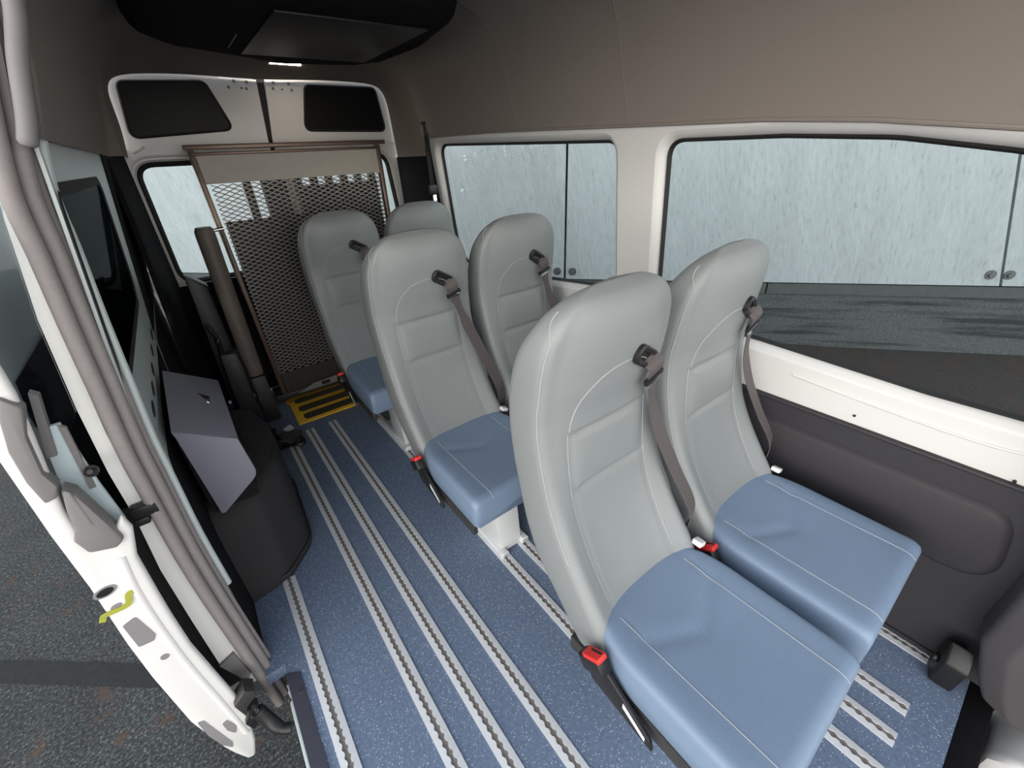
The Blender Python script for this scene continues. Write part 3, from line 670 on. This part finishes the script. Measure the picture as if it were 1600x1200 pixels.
# ------------------------------------------------------------------ wheel arch, locker, straps
wa = MB(); rg = []
pl = round_poly([(-.244, 1.44), (-.10, 1.47), (.02, 1.60), (.045, 2.05), (-.02, 2.32), (-.244, 2.35)], [.0, .07, .14, .2, .1, 0], 8)
def shrink(p, k): return [(max(-.244, -.05+(x+.05)*k) if x > -.24 else -.244, 1.90+(y-1.90)*k) for x, y in p]
for z, k in ((.0, 1.0), (.03, 1.0), (.035, .985), (.28, .965), (.37, .93), (.42, .86), (.445, .74)): rg.append([(x, y, z) for x, y in shrink(pl, k)])
wa.loft(rg); wo_ = tag(wa.build('wheel_arch_cover', 'archgrey', ang=.9), 'rounded black wheel arch cover on the floor below grey locker', 'wheel arch')
ed = MB().tube([(x, y, .032) for x, y in offset_poly(pl, .002)[1:-1]], .006, 8).build('edge_piping', 'trim', wo_)
lk = thing('storage_locker', (-.15, 1.8, .45), 'grey wedge shaped locker with recessed catch on top of the black wheel arch', 'locker')
A = [(-.23, .765), (-.07, .668)]; F = round_poly([(-.217, .797), (-.0716, .706), (-.059, .546), (-.203, .438)], [0, .004, .05, .012], 6)
MB().prism([(x, 1.455, z) for x, z in F], (0, .018, 0)).build('front_flap', 'boxgrey', lk, bevel=.003)
MB().prism([(-.219, 1.457, .803), (-.071, 1.457, .705), (-.080, 2.08, .675), (-.224, 1.93, .832)], (0, 0, -.02)).build('lid', 'boxgrey', lk, bevel=.003)
MB().prism([(-.222, 1.475, .452), (-.08, 1.475, .452), (-.08, 1.475, .66), (-.222, 1.475, .75)], (0, .48, 0)).build('body', 'trimblack', lk)
q = MB(); q.box((-.132, 1.76, .745), (.042, .08, .004), Matrix.Rotation(.72, 3, 'Y')); la = q.build('catch_recess', 'black', lk, bevel=.004)
MB().box((-.122, 1.74, .739), (.012, .03, .008), Matrix.Rotation(.72, 3, 'Y')).build('catch', 'chrome', la, bevel=.002)
hs = thing('restraint_harness', (.03, 2.55, 0), 'tangled black restraint strap with white tag lying on the floor beside the lift tower', 'strap')
hm = MB()
for sd in range(9):
    rnd = random.Random(sd+3); x, y = -.06+.022*sd, 2.60-.018*sd; pp = []
    for i in range(7): pp.append((x+rnd.uniform(-.08, .09), max(2.40, y+rnd.uniform(-.10, .05)), .014+rnd.uniform(.02, .09)*math.sin(i/6*PI)))
    hm.ribbon(smooth_path(pp, 6), Vector((.5, .6, .6)), .042, .005)
hm.tube(smooth_path([(-.03, 2.60, .03), (.0, 2.48, .04), (.03, 2.42, .02), (.06, 2.43, .012)], 6), .012, 8)
hm.build('strap', 'black', hs)
MB().tube(smooth_path([(.10, 2.56, .012), (.15, 2.50, .02), (.185, 2.44, .014), (.175, 2.40, .012), (.13, 2.41, .02), (.11, 2.47, .014)], 6), .011, 8).build('hook', 'black', hs)
MB().box((.135, 2.50, .085), (.05, .035, .004), Matrix.Rotation(.5, 3, 'Z') @ Matrix.Rotation(.5, 3, 'X')).build('tag', 'label', hs, bevel=.001)
MB().tube([(-.03+.022*math.cos(a), 2.62, .085+.022*math.sin(a)) for a in [PI*.15+q*PI*.7/8 for q in range(9)]], .004, 8).build('ring', 'chrome', hs)

# ------------------------------------------------------------------ ceiling unit and lamp
ac = thing('ceiling_air_unit', (.64, 2.1, 2.05), 'large black moulded air conditioning unit bulging from the ceiling', 'air conditioner')
po = round_poly([(.105, 1.62), (.10, 2.32), (.18, 2.47), (.42, 2.585), (.66, 2.73), (1.02, 2.64), (1.125, 2.49), (1.15, 2.12), (1.065, 1.69), (.93, 1.57), (.64, 1.5), (.28, 1.54)], .07, 6)
def sc(k): return [(.64+(x-.64)*k, 2.1+(y-2.1)*k) for x, y in po]
u = MB(); u.loft([[(x, y, z) for x, y in sc(k)] for z, k in ((2.06, 1.03), (1.975, 1.02), (1.945, 1.0), (1.925, .97), (1.912, .90), (1.905, .78), (1.903, .3))])
u.build('housing', 'trimblack', ac, ang=1.0)
MB().tube([(.40, 2.53, 1.9235), (.398, 2.35, 1.907), (.395, 2.1, 1.9045)], .004, 6).build('cover_gap', 'black', ac)
MB().bx(.45, .98, 1.75, 2.42, 1.898, 1.906).build('service_cover', 'black', ac, bevel=.003)
lp = MB(); lp.box((.775, 3.05, 1.975), (.17, .02, .014)); tag(lp.build('ceiling_lamp', 'lamp', bevel=.006), 'slim white lamp strip on the dark ceiling above the rear doors', 'lamp')

# ------------------------------------------------------------------ rear right belt on pillar
bl = thing('pillar_seat_belt', (1.43, 2.74, 1.2), 'black seat belt hanging down the rear right pillar beside side window', 'seat belt')
MB().ribbon(smooth_path([(1.398, 2.67, 1.60), (1.392, 2.665, 1.45), (1.392, 2.66, 1.28), (1.40, 2.65, 1.08), (1.405, 2.60, .86), (1.40, 2.54, .74)], 5), Vector((.85, .5, 0)), .048, .003).build('webbing', 'black', bl)
MB().box((1.40, 2.67, 1.63), (.024, .03, .08)).box((1.395, 2.66, 1.665), (.05, .03, .014)).build('height_adjuster', 'black', bl, bevel=.005)
MB().box((1.388, 2.652, 1.30), (.058, .02, .055)).build('belt_tongue', 'black', bl, bevel=.006)
MB().box((1.392, 2.648, 1.235), (.026, .008, .07)).build('tongue_plate', 'chrome', bl, bevel=.003)

# ------------------------------------------------------------------ front right pillar trim, anchor, front sill
pt = MB(); pf = round_poly([(1.52, -.235), (1.40, -.245), (1.375, -.30), (1.375, -.80), (1.52, -.80)], [0, .03, .03, 0, 0], 5)
rg = [[(x, y+max(0, z-.5)*.10-(.0 if z > .2 else (.2-z)*.5), z) for x, y in pf] for z in (.06, .12, .25, .5, .8, 1.0, 1.2)]
pt.loft(rg); struct(pt.build('trim_6', 'pillargrey', ang=.8))
an = thing('floor_belt_anchor', (1.43, -.24, 0), 'black floor anchor bracket at foot of the front pillar trim', 'bracket')
MB().prism([(1.392, -.215, .005), (1.462, -.205, .005), (1.474, -.205, .12), (1.43, -.21, .165), (1.39, -.22, .11)], (0, -.055, 0)).build('bracket', 'black', an, bevel=.008)
MB().cyl((1.425, -.209, .075), (1.425, -.202, .075), .014, 12).build('bolt', 'black', an)
k = MB(); k.bx(.2, 1.5, -.36, -.30, -.3, -.003); k.bx(.2, 1.6, -1.1, -.36, -.32, -.25); struct(k.build('trim_7', 'trimblack', bevel=.004))
k = MB(); k.loft([[(x, y, z) for y, z in ((-1.0, -.2), (-.42, -.2), (-.375, -.15), (-.375, -.05), (-.42, -.0), (-1.0, .0))] for x in (1.31, 1.34, 1.52)]); struct(k.build('trim_8', 'white', bevel=.02))

# ------------------------------------------------------------------ open sliding door outside the body
Y0 = 1.05
do = [(-.345, 1.45), (-.362, 1.33), (-.375, 1.20), (-.388, 1.10), (-.399, 1.041), (-.411, .854), (-.417, .695), (-.432, .485), (-.438, .34), (-.440, .095), (-.434, .03), (-.426, -.008), (-.422, -.10), (-.412, -.16), (-.395, -.232), (-.375, -.24)]
di = [(-.352, -.16), (-.325, .02), (-.333, .198), (-.340, .376), (-.336, .50), (-.331, .589), (-.322, .723), (-.300, .80), (-.305, .84), (-.345, .79), (-.378, .812), (-.372, .90), (-.357, .985), (-.341, 1.07), (-.326, 1.16), (-.322, 1.215), (-.312, 1.33), (-.290, 1.45)]
w = MB(); w.prism([(x, Y0, z) for x, z in do+di], (0, .022, 0))
ds = struct(w.build('door_3', 'white', bevel=.009, seg=3))
w = MB(); w.loft([[(x-e, y, z) for x, z in do[:15]]+[(x-e+.015, y, z) for x, z in do[:15][::-1]] for y, e in ((Y0+.005, 0), (Y0+.03, .004), (2.3, .02))]); w.build('outer_skin', 'white', ds)
# inward return behind the edge, with dark seal
bnd = [(x-.002, z) for x, z in jo if z < .80]
w = MB(); w.prism([(x+.006, 1.185, z) for x, z in bnd]+[(x-.075, 1.185, z) for x, z in bnd[::-1]], (0, .03, 0)); w.build('edge_seal', 'rubber', ds)
w = MB(); w.bx(-.40, -.375, 1.25, 2.28, -.1, 1.12); w.build('added_lining', 'trimblack', ds)  # dark lining added to block the bright view behind the side window
w = MB(); w.prism([(x, Y0+.06, z) for x, z in [(-.345, .79), (-.382, .81), (-.376, .90), (-.36, .99), (-.345, 1.06), (-.317, 1.06), (-.320, .90), (-.318, .79)]], (0, .01, 0)); w.build('inner_panel', 'bluemetal', ds)
w = MB(); w.prism([(x, Y0+.085, z) for x, z in [(-.33, 1.0), (-.38, 1.1), (-.355, 1.3), (-.30, 1.5), (-.20, 1.6), (-.195, 1.52), (-.234, 1.43), (-.268, 1.257), (-.293, 1.065)]], (0, .006, 0)); w.build('door_pane', 'doorglass', ds)
w = MB(); w.prism([(-.36, Y0+.05, 1.0), (-.345, Y0+.05, 1.0), (-.316, Y0+.05, 1.13), (-.326, Y0+.05, 1.14)], (0, .02, 0)).prism([(-.336, Y0+.055, .90), (-.326, Y0+.055, .90), (-.311, Y0+.055, 1.05), (-.320, Y0+.055, 1.06)], (0, .01, 0)); w.build('guide_channel', 'greyplastic', ds)
# grey latch housing in two pieces
w = MB(); w.prism([(x, Y0-.012, z) for x, z in [(-.345, 1.165), (-.325, 1.135), (-.345, 1.08), (-.358, 1.00), (-.352, .965), (-.362, .94), (-.383, .935), (-.385, .99), (-.378, 1.06), (-.362, 1.12)]], (0, .035, 0)); w.build('latch_cover', 'greyplastic', ds, bevel=.006)
w = MB(); w.prism([(x, Y0-.014, z) for x, z in [(-.352, .955), (-.338, .935), (-.325, .845), (-.318, .79), (-.335, .775), (-.378, .790), (-.385, .83), (-.372, .86), (-.366, .90)]], (0, .045, 0)); w.build('latch_cover', 'greyplastic', ds, bevel=.007)
w = MB(); w.prism([(x, Y0-.016, z) for x, z in [(-.349, .955), (-.341, .945), (-.342, .85), (-.352, .86)]], (0, .01, 0)); w.build('latch_lever', 'greyplastic', ds, bevel=.004)
w = MB(); w.cyl((-.314, Y0+.05, .945), (-.314, Y0+.04, .945), .012, 12).cyl((-.314, Y0+.045, .948), (-.310, Y0+.02, .957), .005, 8); w.build('clip', 'black', ds)
def ell(cx, cz, a, b_, rot, n=22): return [(cx+a*math.cos(t)*math.cos(rot)-b_*math.sin(t)*math.sin(rot), Y0-.0015, cz+a*math.cos(t)*math.sin(rot)+b_*math.sin(t)*math.cos(rot)) for t in [2*PI*q/n for q in range(n)]]
def plug(name, pts, m='plategrey'): MB().prism(pts, (0, .004, 0)).build(name, m, ds)
plug('grommet', ell(-.401, .668, .0225, .0135, .25)); plug('grommet', ell(-.402, .616, .011, .0065, .2)); plug('grommet', ell(-.393, .391, .009, .0095, .2))
MB().prism([(p[0]*.72-.401*.28, Y0-.002, p[2]*.72+.668*.28) for p in ell(-.401, .668, .0225, .0135, .25)], (0, .003, 0)).build('grommet_centre', 'black', ds)
plug('cover_plate', [(x, Y0-.0015, z) for x, z in round_poly([(-.416, .552), (-.388, .562), (-.379, .478), (-.388, .462), (-.418, .465)], .006, 4)])
plug('corner_cover', [(x, Y0-.0015, z) for x, z in round_poly([(-.430, .085), (-.416, .075), (-.398, -.095), (-.404, -.125), (-.420, -.08), (-.430, -.0)], .006, 4)])
plug('drain_hole', [(x, Y0-.0015, z) for x, z in round_poly([(-.390, .012), (-.376, .018), (-.366, -.035), (-.378, -.07), (-.390, -.03)], .005, 3)])
MB().ribbon(smooth_path([(-.436, Y0-.003, .592), (-.432, Y0-.003, .60), (-.425, Y0-.003, .607), (-.392, Y0-.003, .606), (-.380, Y0-.003, .612), (-.372, Y0-.003, .635), (-.360, Y0-.003, .637)], 4), Vector((0, 0, 1)), .012, .002).build('tape_strap', 'strap', ds)
for x0, z0_, z1_ in ((-.372, .08, .60),):
    MB().tube(smooth_path([(-.358, Y0+.005, -.10), (-.362, Y0+.005, .1), (-.368, Y0+.005, .35), (-.361, Y0+.005, .6), (-.345, Y0+.005, .74)], 5), .010, 12).build('pressed_rib', 'white', ds)
# lower roller arm
arm = thing('door_roller_arm', (-.30, 1.05, 0), 'black lower roller arm joining the open sliding door to the sill', 'roller arm')
MB().prism([(-.340, 1.03, .075), (-.300, 1.03, .115), (-.278, 1.03, .085), (-.288, 1.03, .06), (-.325, 1.03, .03), (-.330, 1.03, -.005)], (0, .05, 0)).build('roller_head', 'liftdark', arm, bevel=.005)
MB().prism([(-.345, 1.035, -.04), (-.305, 1.035, .03), (-.292, 1.035, .01), (-.305, 1.035, -.055), (-.335, 1.035, -.09)], (0, .03, 0)).build('mounting_plate', 'black', arm, bevel=.004)
MB().tube(smooth_path([(-.30, 1.03, .0), (-.285, 1.01, -.045), (-.265, .98, -.075), (-.232, .96, -.085)], 5), [.020]*10+[.017]*5+[.012], 10).build('arm', 'black', arm)
for p in ((-.318, 1.034, -.02), (-.302, 1.034, .0)): MB().cyl(p, (p[0], p[1]-.004, p[2]), .006, 10).build('bolt', 'chrome', arm)

# ------------------------------------------------------------------ light
wd_ = bpy.data.worlds.new('sky'); bpy.context.scene.world = wd_; wd_.use_nodes = True; nt = wd_.node_tree
bg = nt.nodes['Background']; bg.inputs['Strength'].default_value = 1.0
tc = nt.nodes.new('ShaderNodeTexCoord'); sx = nt.nodes.new('ShaderNodeSeparateXYZ'); nt.links.new(tc.outputs['Generated'], sx.inputs[0])
rp = ramp(nt, sx.outputs['Z'], [(0., (1.75, 1.68, 1.58)), (.28, (1.7, 1.68, 1.62)), (.6, (.5, .56, .65)), (1., (.42, .49, .6))])
nt.links.new(rp.outputs[0], bg.inputs['Color'])
sn = bpy.data.lights.new('sun', 'SUN'); sn.energy = 1.55; sn.angle = 1.6; sn.color = (1, .93, .84); so = bpy.data.objects.new('sun', sn); C.objects.link(so)
so.rotation_euler = Vector((.85, .45, -.04)).to_track_quat('-Z', 'Y').to_euler()
vs = bpy.context.scene.view_settings; vs.view_transform = 'Standard'; vs.look = 'None'; vs.gamma = 1; vs.exposure = .88
